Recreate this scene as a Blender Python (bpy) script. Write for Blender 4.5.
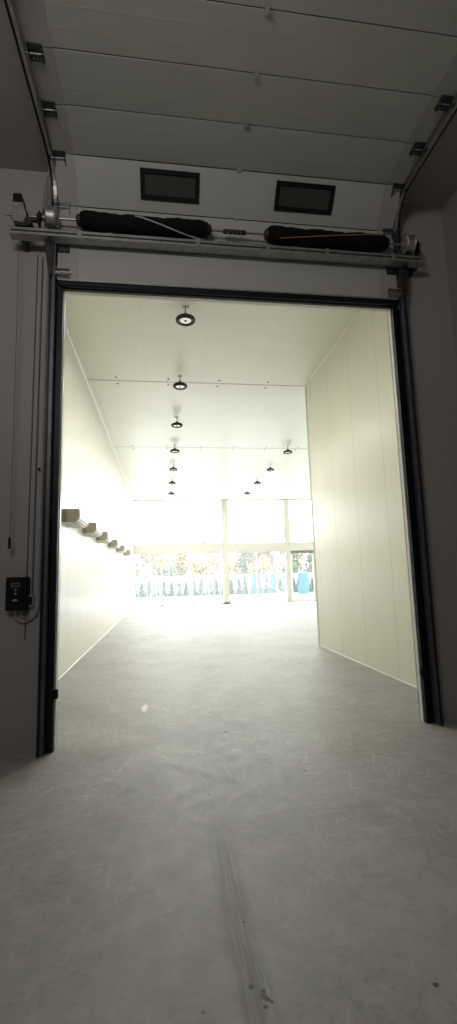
import bpy, math, random
from mathutils import Vector, Matrix
random.seed(7)
S = bpy.context.scene
for o in list(bpy.data.objects): bpy.data.objects.remove(o)

# ------------------------------------------------------------------ camera
cam_data = bpy.data.cameras.new('camera'); cam = bpy.data.objects.new('camera', cam_data)
S.collection.objects.link(cam); S.camera = cam
RX = Vector((0.9902387, -0.1365122, -0.0281362)); UY = Vector((0.0088787, -0.1396741, 0.9901577)); FZ = Vector((0.1390985, 0.9807423, 0.1370987))
m = Matrix((( RX.x, UY.x, -FZ.x, 0.0), (RX.y, UY.y, -FZ.y, -4.5204), (RX.z, UY.z, -FZ.z, 1.5), (0, 0, 0, 1)))
cam.matrix_world = m
cam_data.sensor_fit = 'HORIZONTAL'; cam_data.sensor_width = 36.0
cam_data.lens = 459.706 / 457 * 36.0
cam_data.clip_start = 0.05; cam_data.clip_end = 500

# ------------------------------------------------------------------ world, exposure, lamps
SKY = 11.0
W = bpy.data.worlds.new('overcast sky'); S.world = W; W.use_nodes = True
nt = W.node_tree; nt.nodes.clear()
wo = nt.nodes.new('ShaderNodeOutputWorld'); bg = nt.nodes.new('ShaderNodeBackground')
tc = nt.nodes.new('ShaderNodeTexCoord'); sx = nt.nodes.new('ShaderNodeSeparateXYZ'); cr = nt.nodes.new('ShaderNodeValToRGB')
cr.color_ramp.elements[0].position = 0.0; cr.color_ramp.elements[0].color = (1.0, 0.985, 0.95, 1)
cr.color_ramp.elements[1].position = 0.6; cr.color_ramp.elements[1].color = (0.84, 0.90, 1.0, 1)
nt.links.new(tc.outputs['Generated'], sx.inputs[0]); nt.links.new(sx.outputs['Z'], cr.inputs[0])
nt.links.new(cr.outputs[0], bg.inputs[0]); bg.inputs[1].default_value = SKY
nt.links.new(bg.outputs[0], wo.inputs[0])
S.view_settings.view_transform = 'Standard'; S.view_settings.look = 'None'
S.view_settings.exposure = 0.15; S.view_settings.gamma = 1.0; S.view_settings.use_curve_mapping = False

def portal(name, x0, x1, z0, z1, y, toward):
    ld = bpy.data.lights.new(name, 'AREA'); ld.shape = 'RECTANGLE'; ld.size = x1-x0; ld.size_y = z1-z0
    ld.cycles.is_portal = True
    o = bpy.data.objects.new(name, ld); S.collection.objects.link(o)
    o.location = ((x0+x1)/2, y, (z0+z1)/2); o.rotation_euler = (math.radians(90)*toward, 0, 0)
portal('window_daylight', -1.6, 9.4, 0.05, 5.7, 20.97, -1)
def ceiling_lamp_light(name, loc, power, size, col):
    ld = bpy.data.lights.new(name, 'AREA'); ld.shape = 'RECTANGLE'; ld.size = size[0]; ld.size_y = size[1]; ld.energy = power; ld.color = col
    o = bpy.data.objects.new(name, ld); S.collection.objects.link(o); o.location = loc; return o
# the room the camera stands in has its own weak light, behind the camera
fl = ceiling_lamp_light('rear_room_lamp', (-1.15, -4.9, 4.85), 41.0, (1.3, 0.9), (1.0, 0.955, 0.925)); fl.rotation_euler = (math.radians(94), 0, math.radians(-10))

# ------------------------------------------------------------------ measures
XL, XR, HD = -0.993, 2.555, 4.428
WL, WR, H = -1.625, 3.207, 5.734
YE, YF = 5.10, 20.865
FX0, FX1, YB = -1.80, 3.30, -9.0
HX = 9.4

# ------------------------------------------------------------------ materials
def new_mat(name):
    mt = bpy.data.materials.new(name); mt.use_nodes = True
    return mt, mt.node_tree, mt.node_tree.nodes['Principled BSDF']
def mat(name, col, rough=0.5, metal=0.0, var=0.06, scale=8.0, spec=0.5, bump=0.0, bscale=60.0, coat=0.0):
    mt, t, b = new_mat(name)
    co = t.nodes.new('ShaderNodeTexCoord'); n = t.nodes.new('ShaderNodeTexNoise'); n.inputs['Scale'].default_value = scale
    n.inputs['Detail'].default_value = 4
    r = t.nodes.new('ShaderNodeValToRGB')
    r.color_ramp.elements[0].position = .3; r.color_ramp.elements[1].position = .7
    r.color_ramp.elements[0].color = tuple(c*(1-var) for c in col)+(1,); r.color_ramp.elements[1].color = tuple(min(1, c*(1+var)) for c in col)+(1,)
    t.links.new(co.outputs['Object'], n.inputs['Vector']); t.links.new(n.outputs['Fac'], r.inputs[0]); t.links.new(r.outputs[0], b.inputs['Base Color'])
    b.inputs['Roughness'].default_value = rough; b.inputs['Metallic'].default_value = metal; b.inputs['Specular IOR Level'].default_value = spec
    if coat: b.inputs['Coat Weight'].default_value = coat; b.inputs['Coat Roughness'].default_value = 0.25
    if bump:
        n2 = t.nodes.new('ShaderNodeTexNoise'); n2.inputs['Scale'].default_value = bscale
        bp = t.nodes.new('ShaderNodeBump'); bp.inputs['Strength'].default_value = bump; bp.inputs['Distance'].default_value = 0.01
        t.links.new(co.outputs['Object'], n2.inputs['Vector']); t.links.new(n2.outputs['Fac'], bp.inputs['Height']); t.links.new(bp.outputs[0], b.inputs['Normal'])
    return mt

def panel_mat(name, col, axis, pitch, offset, rough=0.3, seam=0.55, width=0.007, spec=0.5, micro=None, tint=None):
    """painted sandwich panel: joints across one axis at a pitch, faint ribs, glossy paint"""
    mt, t, b = new_mat(name)
    N, L = t.nodes, t.links
    co = N.new('ShaderNodeTexCoord'); sp = N.new('ShaderNodeSeparateXYZ'); L.new(co.outputs['Object'], sp.inputs[0])
    def M(op, a, bb=None, c=None):
        n = N.new('ShaderNodeMath'); n.operation = op
        for i, v in enumerate((a, bb, c)):
            if v is None: continue
            if isinstance(v, (int, float)): n.inputs[i].default_value = v
            else: L.new(v, n.inputs[i])
        return n.outputs[0]
    v = M('ADD', sp.outputs[axis], -offset); v = M('DIVIDE', v, pitch); fr = M('FRACT', v)
    d = M('ABSOLUTE', M('SUBTRACT', fr, 0.5)); d = M('SUBTRACT', 0.5, d); d = M('MULTIPLY', d, pitch)
    line = M('LESS_THAN', d, width/2)
    n = N.new('ShaderNodeTexNoise'); n.inputs['Scale'].default_value = 1.3; n.inputs['Detail'].default_value = 5; L.new(co.outputs['Object'], n.inputs['Vector'])
    r = N.new('ShaderNodeValToRGB'); r.color_ramp.elements[0].position = .3; r.color_ramp.elements[1].position = .7
    r.color_ramp.elements[0].color = tuple(c*.965 for c in col)+(1,); r.color_ramp.elements[1].color = tuple(col)+(1,)
    L.new(n.outputs['Fac'], r.inputs[0])
    mx = N.new('ShaderNodeMix'); mx.data_type = 'RGBA'; L.new(line, mx.inputs[0]); L.new(r.outputs[0], mx.inputs[6])
    mx.inputs[7].default_value = tuple(c*seam for c in col)+(1,)
    L.new(mx.outputs[2], b.inputs['Base Color'])
    b.inputs['Specular IOR Level'].default_value = spec
    b.inputs['Roughness'].default_value = rough
    # fine ribs pressed in the sheet
    if micro:
        a2, p2 = micro
        w = M('SINE', M('MULTIPLY', sp.outputs[a2], 2*math.pi/p2))
        bp = N.new('ShaderNodeBump'); bp.inputs['Strength'].default_value = .10; bp.inputs['Distance'].default_value = 0.002
        L.new(w, bp.inputs['Height']); L.new(bp.outputs[0], b.inputs['Normal'])
    return mt

CREAM = (0.87, 0.855, 0.745)
M_hall_wall = panel_mat('cream coated wall panel', CREAM, 1, 1.02, 0.68, rough=0.31, seam=.55, micro=(1, .05), spec=.55)
M_hall_wall_x = panel_mat('cream coated wall panel facing the windows', CREAM, 0, 1.02, 0.2, rough=0.31, seam=.55, spec=.5)
M_ceil = panel_mat('cream coated ceiling panel', (0.93, 0.915, 0.81), 0, 1.15, -0.35, rough=0.34, seam=.86, width=.006, spec=.5)
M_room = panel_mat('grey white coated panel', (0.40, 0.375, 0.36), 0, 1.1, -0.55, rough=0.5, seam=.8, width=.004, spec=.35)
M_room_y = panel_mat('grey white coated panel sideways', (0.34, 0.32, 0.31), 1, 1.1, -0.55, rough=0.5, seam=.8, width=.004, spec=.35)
M_leaf = mat('stucco embossed grey door sheet', (0.49, 0.495, 0.465), .45, 0, .03, 3, .4, bump=.10, bscale=160)
M_leaf_dark = mat('end stile sheet', (0.42, 0.415, 0.39), .4, 0, .03, 6)
M_black = mat('black rubber seal', (0.008, 0.009, 0.012), .45, 0, .2, 30, .3)
M_blackpl = mat('black plastic', (0.008, 0.009, 0.012), .5, 0, .1, 30, .22)
M_track = mat('shaded blue grey steel', (0.11, 0.12, 0.14), .45, .6, .2, 10)  # track steel for uprights and wall angles, their shade put into the colour
M_foam = mat('black foam sleeve', (0.006, 0.006, 0.006), .85, 0, .3, 60, .2, bump=.5, bscale=40)
M_galv = mat('galvanised steel', (0.46, 0.46, 0.45), .42, .75, .18, 14)
M_galv_d = mat('dull zinc hinge', (0.05, 0.065, 0.07), .45, .6, .25, 30)
M_steel = mat('bright steel shaft', (0.5, 0.47, 0.44), .3, .9, .1, 20)
M_iron = mat('dark cast iron', (0.05, 0.045, 0.042), .5, .5, .3, 30)
M_tape = mat('white sleeve tape', (0.36, 0.36, 0.36), .5)
M_gold = mat('ochre sleeve tape', (0.30, 0.17, 0.05), .5)
M_tint = mat('dark acrylic pane', (0.06, 0.058, 0.053), .3, 0, .1, 3, .6)
M_white = mat('white painted metal', (0.82, 0.82, 0.78), .35, 0, .02, 5)
M_trim = mat('pale cream angle trim', (0.74, 0.73, 0.65), .4, 0, .02, 5)
M_frame = mat('window frame white aluminium', (0.93, 0.92, 0.88), .4, 0, .02, 4)
M_lampblk = mat('dark lamp housing', (0.020, 0.018, 0.016), .45, .2, .1, 20)
M_lens = mat('frosted lamp lens', (0.75, 0.74, 0.68), .3, 0, .05, 20)
_b = M_lens.node_tree.nodes['Principled BSDF']; _b.inputs['Emission Color'].default_value = (1, .97, .86, 1); _b.inputs['Emission Strength'].default_value = 0.5
M_unit = mat('warm grey plastic housing', (0.50, 0.46, 0.40), .5, 0, .03, 6)
M_unit_d = mat('darker grey plastic bracket', (0.34, 0.31, 0.26), .5, 0, .03, 6)
M_unit_l = mat('ivory slatted front', (0.85, 0.83, 0.76), .4, 0, .03, 6)
M_wire = mat('grey cable', (0.16, 0.17, 0.17), .5, 0, .05, 10)
M_wire_l = mat('pale grey conduit', (0.30, 0.31, 0.31), .5, 0, .05, 10)
M_print = mat('pale printed marks', (0.28, 0.29, 0.30), .5)
M_screen = mat('grey display glass', (0.05, 0.055, 0.06), .2)
M_outground = mat('pale concrete yard', (0.62, 0.61, 0.58), .8, 0, .12, .7)
M_fence = mat('white painted yard wall', (0.50, 0.50, 0.49), .8, 0, .05, 1.2)
M_conifer = mat('conifer needles', (0.030, 0.050, 0.034), .7, 0, .4, 9)
M_leafg = mat('dull green leaves', (0.075, 0.095, 0.045), .6, 0, .4, 5)
M_leafy = mat('yellow autumn leaves', (0.17, 0.13, 0.045), .6, 0, .35, 5)
M_leafo = mat('reddish autumn leaves', (0.17, 0.09, 0.055), .6, 0, .35, 5)
M_bark = mat('bark', (0.08, 0.065, 0.05), .8, 0, .3, 12)
M_stake = mat('pale timber stake', (0.14, 0.11, 0.075), .7, 0, .2, 12)
M_blue = mat('blue tarpaulin', (0.012, 0.085, 0.20), .5, 0, .15, 3)
M_bluest = mat('blue painted steel', (0.02, 0.10, 0.21), .4, 0, .1, 8)
M_pale = mat('pale steel tube', (0.35, 0.37, 0.38), .4, .3, .1, 8)

def glass_mat(name, glare, tint):  # translucent white share imitates glare that washes out the view outside
    mt = bpy.data.materials.new(name); mt.use_nodes = True; t = mt.node_tree; t.nodes.clear(); N, L = t.nodes, t.links
    o = N.new('ShaderNodeOutputMaterial'); tr = N.new('ShaderNodeBsdfTransparent'); tr.inputs[0].default_value = tint
    gl = N.new('ShaderNodeBsdfGlossy'); gl.inputs['Roughness'].default_value = .02
    tl = N.new('ShaderNodeBsdfTranslucent'); tl.inputs[0].default_value = (.95, .96, .93, 1)
    fr = N.new('ShaderNodeFresnel'); fr.inputs[0].default_value = 1.25
    co = N.new('ShaderNodeTexCoord'); n = N.new('ShaderNodeTexNoise'); n.inputs['Scale'].default_value = .9; L.new(co.outputs['Object'], n.inputs['Vector'])
    mr = N.new('ShaderNodeMapRange'); mr.inputs[1].default_value = .3; mr.inputs[2].default_value = .7; mr.inputs[3].default_value = glare*.85; mr.inputs[4].default_value = glare*1.1
    L.new(n.outputs['Fac'], mr.inputs[0])
    a = N.new('ShaderNodeMixShader'); b = N.new('ShaderNodeMixShader')
    L.new(mr.outputs[0], a.inputs[0]); L.new(tr.outputs[0], a.inputs[1]); L.new(tl.outputs[0], a.inputs[2])
    L.new(fr.outputs[0], b.inputs[0]); L.new(a.outputs[0], b.inputs[1]); L.new(gl.outputs[0], b.inputs[2]); L.new(b.outputs[0], o.inputs[0])
    return mt
M_glass = glass_mat('glare veiled window glass', .052, (.97, .98, .97, 1))  # clear panes with the bright glare put in as a whitish veil
M_glassd = glass_mat('greenish door glass', .04, (.72, .80, .76, 1))

def floor_material():
    mt, t, b = new_mat('worn polished concrete')
    N, L = t.nodes, t.links
    co = N.new('ShaderNodeTexCoord'); P = co.outputs['Object']
    def noise(scale, det=6, rough=.6, vec=P, dist=0):
        n = N.new('ShaderNodeTexNoise'); n.inputs['Scale'].default_value = scale; n.inputs['Detail'].default_value = det; n.inputs['Roughness'].default_value = rough
        n.inputs['Distortion'].default_value = dist; L.new(vec, n.inputs['Vector']); return n.outputs['Fac']
    def ramp(f, p0, p1, c0=0.0, c1=1.0):
        r = N.new('ShaderNodeMapRange'); r.inputs[1].default_value = p0; r.inputs[2].default_value = p1; r.inputs[3].default_value = c0; r.inputs[4].default_value = c1; L.new(f, r.inputs[0]); return r.outputs[0]
    def M(op, a, bb=None):
        n = N.new('ShaderNodeMath'); n.operation = op
        for i, v in enumerate((a, bb)):
            if v is None: continue
            if isinstance(v, (int, float)): n.inputs[i].default_value = v
            else: L.new(v, n.inputs[i])
        return n.outputs[0]
    def mixc(f, a, bcol):
        mx = N.new('ShaderNodeMix'); mx.data_type = 'RGBA'
        L.new(f, mx.inputs[0])
        L.new(a, mx.inputs[6]); mx.inputs[7].default_value = tuple(bcol)+(1,)
        return mx.outputs[2]
    base = N.new('ShaderNodeValToRGB'); base.color_ramp.elements[0].position = .32; base.color_ramp.elements[1].position = .68
    base.color_ramp.elements[0].color = (.315, .316, .303, 1); base.color_ramp.elements[1].color = (.43, .431, .416, 1)
    L.new(noise(1.1, 8, .62), base.inputs[0]); c = base.outputs[0]
    # fine mottling
    c = mixc(M('MULTIPLY', ramp(noise(9, 8, .8), .48, .62), .45), c, (.50, .495, .475))
    c = mixc(M('MULTIPLY', ramp(noise(3.1, 8, .75, P, 1.2), .53, .60), .25), c, (.52, .515, .49))
    c = mixc(M('MULTIPLY', ramp(noise(2.3, 8, .75, P, 1.0), .45, .38), .30), c, (.24, .24, .225))
    c = mixc(M('MULTIPLY', ramp(noise(14, 6, .7), .47, .33), .38), c, (.20, .20, .185))
    sp = N.new('ShaderNodeSeparateXYZ'); L.new(P, sp.inputs[0])
    # scuffs: several sets of thin stretched noise at different angles
    zone = M('MULTIPLY', ramp(M('ABSOLUTE', M('SUBTRACT', sp.outputs[1], .6)), 3.3, .9), ramp(M('ABSOLUTE', M('SUBTRACT', sp.outputs[0], .6)), 2.3, .7))
    for ang, sx_, sy_, thr, st in ((.9, 9, 60, .66, .55), (-.9, 10, 60, .66, .55), (1.5, 8, 48, .66, .6), (.3, 16, 70, .68, .4), (2.2, 9, 52, .66, .5), (-1.3, 12, 60, .66, .5)):
        mp = N.new('ShaderNodeMapping'); mp.inputs['Rotation'].default_value = (0, 0, ang); mp.inputs['Scale'].default_value = (sx_, sy_, 1)
        L.new(P, mp.inputs[0])
        s = ramp(noise(1.0, 3, .55, mp.outputs[0], 1.6), thr-.07, thr+.0)
        patch = ramp(noise(1.7+ang*.2, 3, .6), .46, .60)
        c = mixc(M('MULTIPLY', M('MULTIPLY', M('MULTIPLY', s, patch), zone), st), c, (.70, .695, .67))
    # short curved scratches, one per voronoi cell, each at its own angle
    def strokes(scale, half, wid, curve, keep, st, off):
        nonlocal c
        mp = N.new('ShaderNodeMapping'); mp.inputs['Location'].default_value = (off, off*.7, 0); mp.inputs['Scale'].default_value = (scale, scale, 0); L.new(P, mp.inputs[0])
        v = N.new('ShaderNodeTexVoronoi'); v.voronoi_dimensions = '2D'; v.inputs['Scale'].default_value = 1.0; L.new(mp.outputs[0], v.inputs['Vector'])
        sb = N.new('ShaderNodeVectorMath'); sb.operation = 'SUBTRACT'; L.new(mp.outputs[0], sb.inputs[0]); L.new(v.outputs['Position'], sb.inputs[1])
        cc = N.new('ShaderNodeSeparateColor'); L.new(v.outputs['Color'], cc.inputs[0])
        rt = N.new('ShaderNodeVectorRotate'); rt.rotation_type = 'Z_AXIS'; L.new(sb.outputs[0], rt.inputs['Vector']); L.new(M('MULTIPLY', cc.outputs[0], 6.283), rt.inputs['Angle'])
        q = N.new('ShaderNodeSeparateXYZ'); L.new(rt.outputs[0], q.inputs[0])
        bend = M('MULTIPLY', M('MULTIPLY', q.outputs[0], q.outputs[0]), M('MULTIPLY', cc.outputs[1], curve))
        d = M('ABSOLUTE', M('SUBTRACT', q.outputs[1], bend))
        m_ = M('MULTIPLY', ramp(d, wid, wid*.3), ramp(M('ABSOLUTE', q.outputs[0]), half, half*.6))
        m_ = M('MULTIPLY', m_, M('MULTIPLY', M('LESS_THAN', cc.outputs[2], keep), zone))
        m_ = M('MULTIPLY', m_, M('MULTIPLY', ramp(noise(12, 3), .30, .50), ramp(noise(1.5, 3), .38, .56)))
        c = mixc(M('MULTIPLY', m_, st), c, (.72, .715, .69))
    strokes(2.6, .38, .030, .6, .45, .6, 0.0)
    strokes(4.5, .40, .050, .8, .55, .65, 3.7)
    strokes(8.0, .42, .075, 1.2, .6, .6, 8.1)
    strokes(1.5, .30, .014, .3, .25, .7, 5.3)
    strokes(14.0, .42, .14, 1.5, .55, .40, 12.3)
    # dragged tyre streak running toward the camera
    wob = M('MULTIPLY', M('SUBTRACT', noise(1.6, 2), .5), .06)
    cx = M('ADD', M('MULTIPLY', sp.outputs[1], -.012), .28)
    dx = M('ABSOLUTE', M('SUBTRACT', M('ADD', sp.outputs[0], wob), cx))
    streak = M('MULTIPLY', ramp(dx, .085, .03), M('MULTIPLY', ramp(sp.outputs[1], -1.2, -1.9), ramp(sp.outputs[1], -3.9, -3.3)))
    mp = N.new('ShaderNodeMapping'); mp.inputs['Scale'].default_value = (60, 2, 1); L.new(P, mp.inputs[0])
    c = mixc(M('MULTIPLY', M('MULTIPLY', streak, ramp(noise(1, 3, .6, mp.outputs[0]), .3, .55)), .75), c, (.15, .145, .13))
    # spots
    def spot(x, y, r, col, st, sy=1.0):
        nonlocal c
        d = M('SQRT', M('ADD', M('POWER', M('SUBTRACT', sp.outputs[0], x), 2.0), M('POWER', M('MULTIPLY', M('SUBTRACT', sp.outputs[1], y), sy), 2.0)))
        d = M('ADD', d, M('MULTIPLY', M('SUBTRACT', noise(45, 2), .5), r*1.2))
        c = mixc(M('MULTIPLY', ramp(d, r, r*.6), st), c, col)
    D = (.035, .033, .03)
    for x, y, r in ((.340, -2.675, .010), (.302, -2.630, .009), (.342, -2.655, .008), (.350, -2.69, .009), (.338, -2.715, .008), (.362, -2.70, .007), (.33, -2.31, .006), (.968, -2.738, .009), (.29, -1.1, .009), (1.05, -.86, .012), (.58, .15, .016), (.12, -2.70, .005)):
        spot(x, y, r*1.5, D, .9)
    spot(-.24, 1.19, .042, (.95, .95, .93), .9, .22)
    spot(1.35, -.67, .07, (.62, .62, .6), .6, 9.0)
    L.new(c, b.inputs['Base Color'])
    L.new(ramp(noise(7, 8, .75), .3, .7, .46, .62), b.inputs['Roughness'])
    b.inputs['Specular IOR Level'].default_value = .5
    bp = N.new('ShaderNodeBump'); bp.inputs['Strength'].default_value = .22; bp.inputs['Distance'].default_value = .005
    L.new(noise(22, 6, .7), bp.inputs['Height']); L.new(bp.outputs[0], b.inputs['Normal'])
    return mt
M_floor = floor_material()

# ------------------------------------------------------------------ mesh building
class MB:
    def __init__(s): s.v = []; s.f = []; s.mi = []; s.mats = []; s.cur = 0; s.smooth = []
    def use(s, mt):
        if mt not in s.mats: s.mats.append(mt)
        s.cur = s.mats.index(mt); return s
    def add(s, vs, fs, sm=False):
        n = len(s.v); s.v += [tuple(p) for p in vs]
        for f in fs: s.f.append(tuple(i+n for i in f)); s.mi.append(s.cur); s.smooth.append(sm)
        return s
    def box(s, a, b, M=None, bev=0.0):
        x0, y0, z0 = a; x1, y1, z1 = b
        if bev > 0:
            # chamfered box: three shrunken shells joined through a hull of 24 points
            c = bev; vs = []; idx = {}
            for sx_ in (0, 1):
                for sy_ in (0, 1):
                    for sz_ in (0, 1):
                        X = (x0, x1)[sx_]; Y = (y0, y1)[sy_]; Z = (z0, z1)[sz_]
                        dx = c if sx_ == 0 else -c; dy = c if sy_ == 0 else -c; dz = c if sz_ == 0 else -c
                        idx[sx_, sy_, sz_] = len(vs)
                        vs += [(X, Y+dy, Z+dz), (X+dx, Y, Z+dz), (X+dx, Y+dy, Z)]
            fs = []
            def q(keys, k):
                fs.append([idx[t]+k for t in keys])
            for v in (0, 1):
                q([(v, 0, 0), (v, 1, 0), (v, 1, 1), (v, 0, 1)], 0); q([(0, v, 0), (1, v, 0), (1, v, 1), (0, v, 1)], 1); q([(0, 0, v), (1, 0, v), (1, 1, v), (0, 1, v)], 2)
            for a_ in (0, 1):
                for b_ in (0, 1):
                    i, j = idx[a_, b_, 0], idx[a_, b_, 1]; fs.append([i, i+1, j+1, j])
                    i, j = idx[a_, 0, b_], idx[a_, 1, b_]; fs.append([i, i+2, j+2, j])
                    i, j = idx[0, a_, b_], idx[1, a_, b_]; fs.append([i+1, i+2, j+2, j+1])
            for k in idx.values(): fs.append([k, k+1, k+2])
        else:
            vs = [(x0, y0, z0), (x1, y0, z0), (x1, y1, z0), (x0, y1, z0), (x0, y0, z1), (x1, y0, z1), (x1, y1, z1), (x0, y1, z1)]
            fs = [(0, 3, 2, 1), (4, 5, 6, 7), (0, 1, 5, 4), (1, 2, 6, 5), (2, 3, 7, 6), (3, 0, 4, 7)]
        if M is not None: vs = [M @ Vector(p) for p in vs]
        return s.add(vs, fs)
    def prism(s, poly, axis, a, b):
        """extrude a 2-D polygon along an axis (0: poly=(y,z), 1: poly=(x,z), 2: poly=(x,y))"""
        def P(p, t):
            return {0: (t, p[0], p[1]), 1: (p[0], t, p[1]), 2: (p[0], p[1], t)}[axis]
        n = len(poly); vs = [P(p, a) for p in poly]+[P(p, b) for p in poly]
        fs = [tuple(range(n)), tuple(range(2*n-1, n-1, -1))]+[(i, (i+1) % n, n+(i+1) % n, n+i) for i in range(n)]
        return s.add(vs, fs)
    def tube(s, pts, r, seg=10, cap=True):
        pts = [Vector(p) for p in pts]; rs = r if isinstance(r, (list, tuple)) else [r]*len(pts)
        rings = []; up = None
        for i, p in enumerate(pts):
            d = (pts[min(i+1, len(pts)-1)]-pts[max(i-1, 0)]).normalized()
            if up is None:
                up = Vector((0, 0, 1)) if abs(d.z) < .9 else Vector((1, 0, 0))
            u = (up-d*up.dot(d)).normalized(); w = d.cross(u); up = u
            rings.append([p+(u*math.cos(2*math.pi*k/seg)+w*math.sin(2*math.pi*k/seg))*rs[i] for k in range(seg)])
        vs = [q for rg in rings for q in rg]
        fs = [(i*seg+k, i*seg+(k+1) % seg, (i+1)*seg+(k+1) % seg, (i+1)*seg+k) for i in range(len(pts)-1) for k in range(seg)]
        s.add(vs, fs, True)
        if cap: s.add(rings[0], [tuple(range(seg))[::-1]]); s.add(rings[-1], [tuple(range(seg))])
        return s
    def lathe(s, prof, seg=24, axis='z', c=(0, 0, 0)):
        vs = []
        for r_, h in prof:
            for k in range(seg):
                a = 2*math.pi*k/seg; x, y = r_*math.cos(a), r_*math.sin(a)
                vs.append((c[0]+x, c[1]+y, c[2]+h) if axis == 'z' else (c[0]+h, c[1]+x, c[2]+y))
        fs = [(i*seg+k, i*seg+(k+1) % seg, (i+1)*seg+(k+1) % seg, (i+1)*seg+k) for i in range(len(prof)-1) for k in range(seg)]
        return s.add(vs, fs, True)
    def sweep(s, path, prof):
        """profile of (dx, dn) swept along a path of (y, z); dn is along the path's normal"""
        n = len(prof); rings = []
        for i, (x, y, z) in enumerate(path):
            a = path[max(i-1, 0)]; b = path[min(i+1, len(path)-1)]
            d = Vector((0, b[1]-a[1], b[2]-a[2])).normalized(); nn = Vector((0, d.z, -d.y))
            rings.append([(x+px, y+nn.y*pn, z+nn.z*pn) for px, pn in prof])
        vs = [q for rg in rings for q in rg]
        fs = [(i*n+k, i*n+(k+1) % n, (i+1)*n+(k+1) % n, (i+1)*n+k) for i in range(len(path)-1) for k in range(n)]
        fs += [tuple(range(n))[::-1], tuple(range((len(path)-1)*n, len(path)*n))]
        return s.add(vs, fs)
    def build(s, name, mt=None, parent=None, loc=None):
        me = bpy.data.meshes.new(name); me.from_pydata(s.v, [], s.f); me.validate(clean_customdata=False)
        if mt is not None: me.materials.append(mt)
        else:
            for q in s.mats: me.materials.append(q)
        if len(me.polygons) == len(s.f):
            for p, i, sm in zip(me.polygons, s.mi, s.smooth):
                p.use_smooth = sm
                if mt is None: p.material_index = i
        me.update()
        import bmesh
        bm = bmesh.new(); bm.from_mesh(me); bmesh.ops.recalc_face_normals(bm, faces=bm.faces); bm.to_mesh(me); bm.free()
        o = bpy.data.objects.new(name, me); S.collection.objects.link(o)
        if loc: o.location = loc
        if parent is not None: o.parent = parent
        return o
def tag(o, label=None, cat=None, group=None, kind=None):
    if label: o['label'] = label
    if cat: o['category'] = cat
    if group: o['group'] = group
    if kind: o['kind'] = kind
    return o
def empty(name, loc, label, cat, group=None, rz=0):
    o = bpy.data.objects.new(name, None); S.collection.objects.link(o); o.location = loc; o.rotation_euler = (0, 0, rz); o.empty_display_size = .1
    return tag(o, label, cat, group)
def struct(name, mb, mt, label, cat, parent=None):
    o = mb.build(name, mt, parent); 
    if parent is None: tag(o, label, cat, None, 'structure')
    return o
def kids(o): return [c for c in bpy.data.objects if c.parent == o]
def copy_tree(o, parent=None):
    c = o.copy(); S.collection.objects.link(c); c.parent = parent
    for ch in kids(o): copy_tree(ch, c)
    return c

# ------------------------------------------------------------------ room shell
struct('floor', MB().box((FX0-.1, YB-.1, -.15), (HX+.1, YF+.10, 0)), M_floor, 'worn grey concrete floor running through the big doorway into the hall', 'floor')
struct('wall_left', MB().box((WL-.12, .05, 0), (WL, YF+.10, H)), M_hall_wall, 'long cream panel wall on the left of the bright hall, under the air units', 'wall')
struct('wall_right', MB().box((WR, .05, 0), (WR+.12, YE, H)), M_hall_wall, 'cream panel wall on the right of the hall, ending in a free corner', 'wall')
struct('wall_return', MB().box((WR+.12, YE-.12, 0), (HX, YE, H)), M_hall_wall_x, 'cream wall turning right behind the free corner of the hall', 'wall')
struct('wall_far_right', MB().box((HX, YE-.12, 0), (HX+.12, YF+.10, H)), M_hall_wall, 'cream wall closing the widened hall on its right', 'wall')
w = MB()
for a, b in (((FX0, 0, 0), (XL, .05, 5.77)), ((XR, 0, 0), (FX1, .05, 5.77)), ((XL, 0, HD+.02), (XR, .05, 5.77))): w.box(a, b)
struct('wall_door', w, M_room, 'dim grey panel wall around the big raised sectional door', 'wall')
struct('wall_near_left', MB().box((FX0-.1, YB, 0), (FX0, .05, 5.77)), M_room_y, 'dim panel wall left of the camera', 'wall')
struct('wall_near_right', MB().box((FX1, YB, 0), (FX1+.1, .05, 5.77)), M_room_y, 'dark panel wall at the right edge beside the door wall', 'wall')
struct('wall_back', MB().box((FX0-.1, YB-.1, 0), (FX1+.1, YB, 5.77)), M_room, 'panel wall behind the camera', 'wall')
# hall ceiling in three bays with joint battens
struct('ceiling', MB().box((WL-.12, .05, H), (HX+.12, YF+.10, H+.12)), M_ceil, 'glossy cream panel ceiling of the bright hall', 'ceiling')
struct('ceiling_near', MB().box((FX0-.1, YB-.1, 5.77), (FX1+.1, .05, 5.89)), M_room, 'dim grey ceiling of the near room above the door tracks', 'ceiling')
bolt_m = MB().lathe([(0, -.012), (.012, -.011), (.02, -.004), (.024, 0)], 12)
bolt_src = None
for k, yy in enumerate((5.13, 10.27, 15.4)):
    b = MB(); b.box((WL+.02, yy-.014, H-.004), (WR if k == 0 else HX, yy+.014, H+.002))
    t = struct('trim_%d' % (k+1), b, M_unit if k == 0 else M_unit, ['thin dark joint strip across the hall ceiling, nearest the door', 'thin joint strip across the hall ceiling, middle of the three', 'thin joint strip across the hall ceiling, nearest the windows'][k], 'ceiling joint')
    if k < 2:
        for i in range(4 if k == 0 else 6):
            for sgn in (-1, 1):
                xx = -.98+i*1.1
                if bolt_src is None: o = bolt_src = bolt_m.build('bolt', M_iron)
                else: o = bolt_src.copy(); S.collection.objects.link(o)
                o.parent = t; o.location = (xx, yy+sgn*.16, H-.0005)
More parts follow.
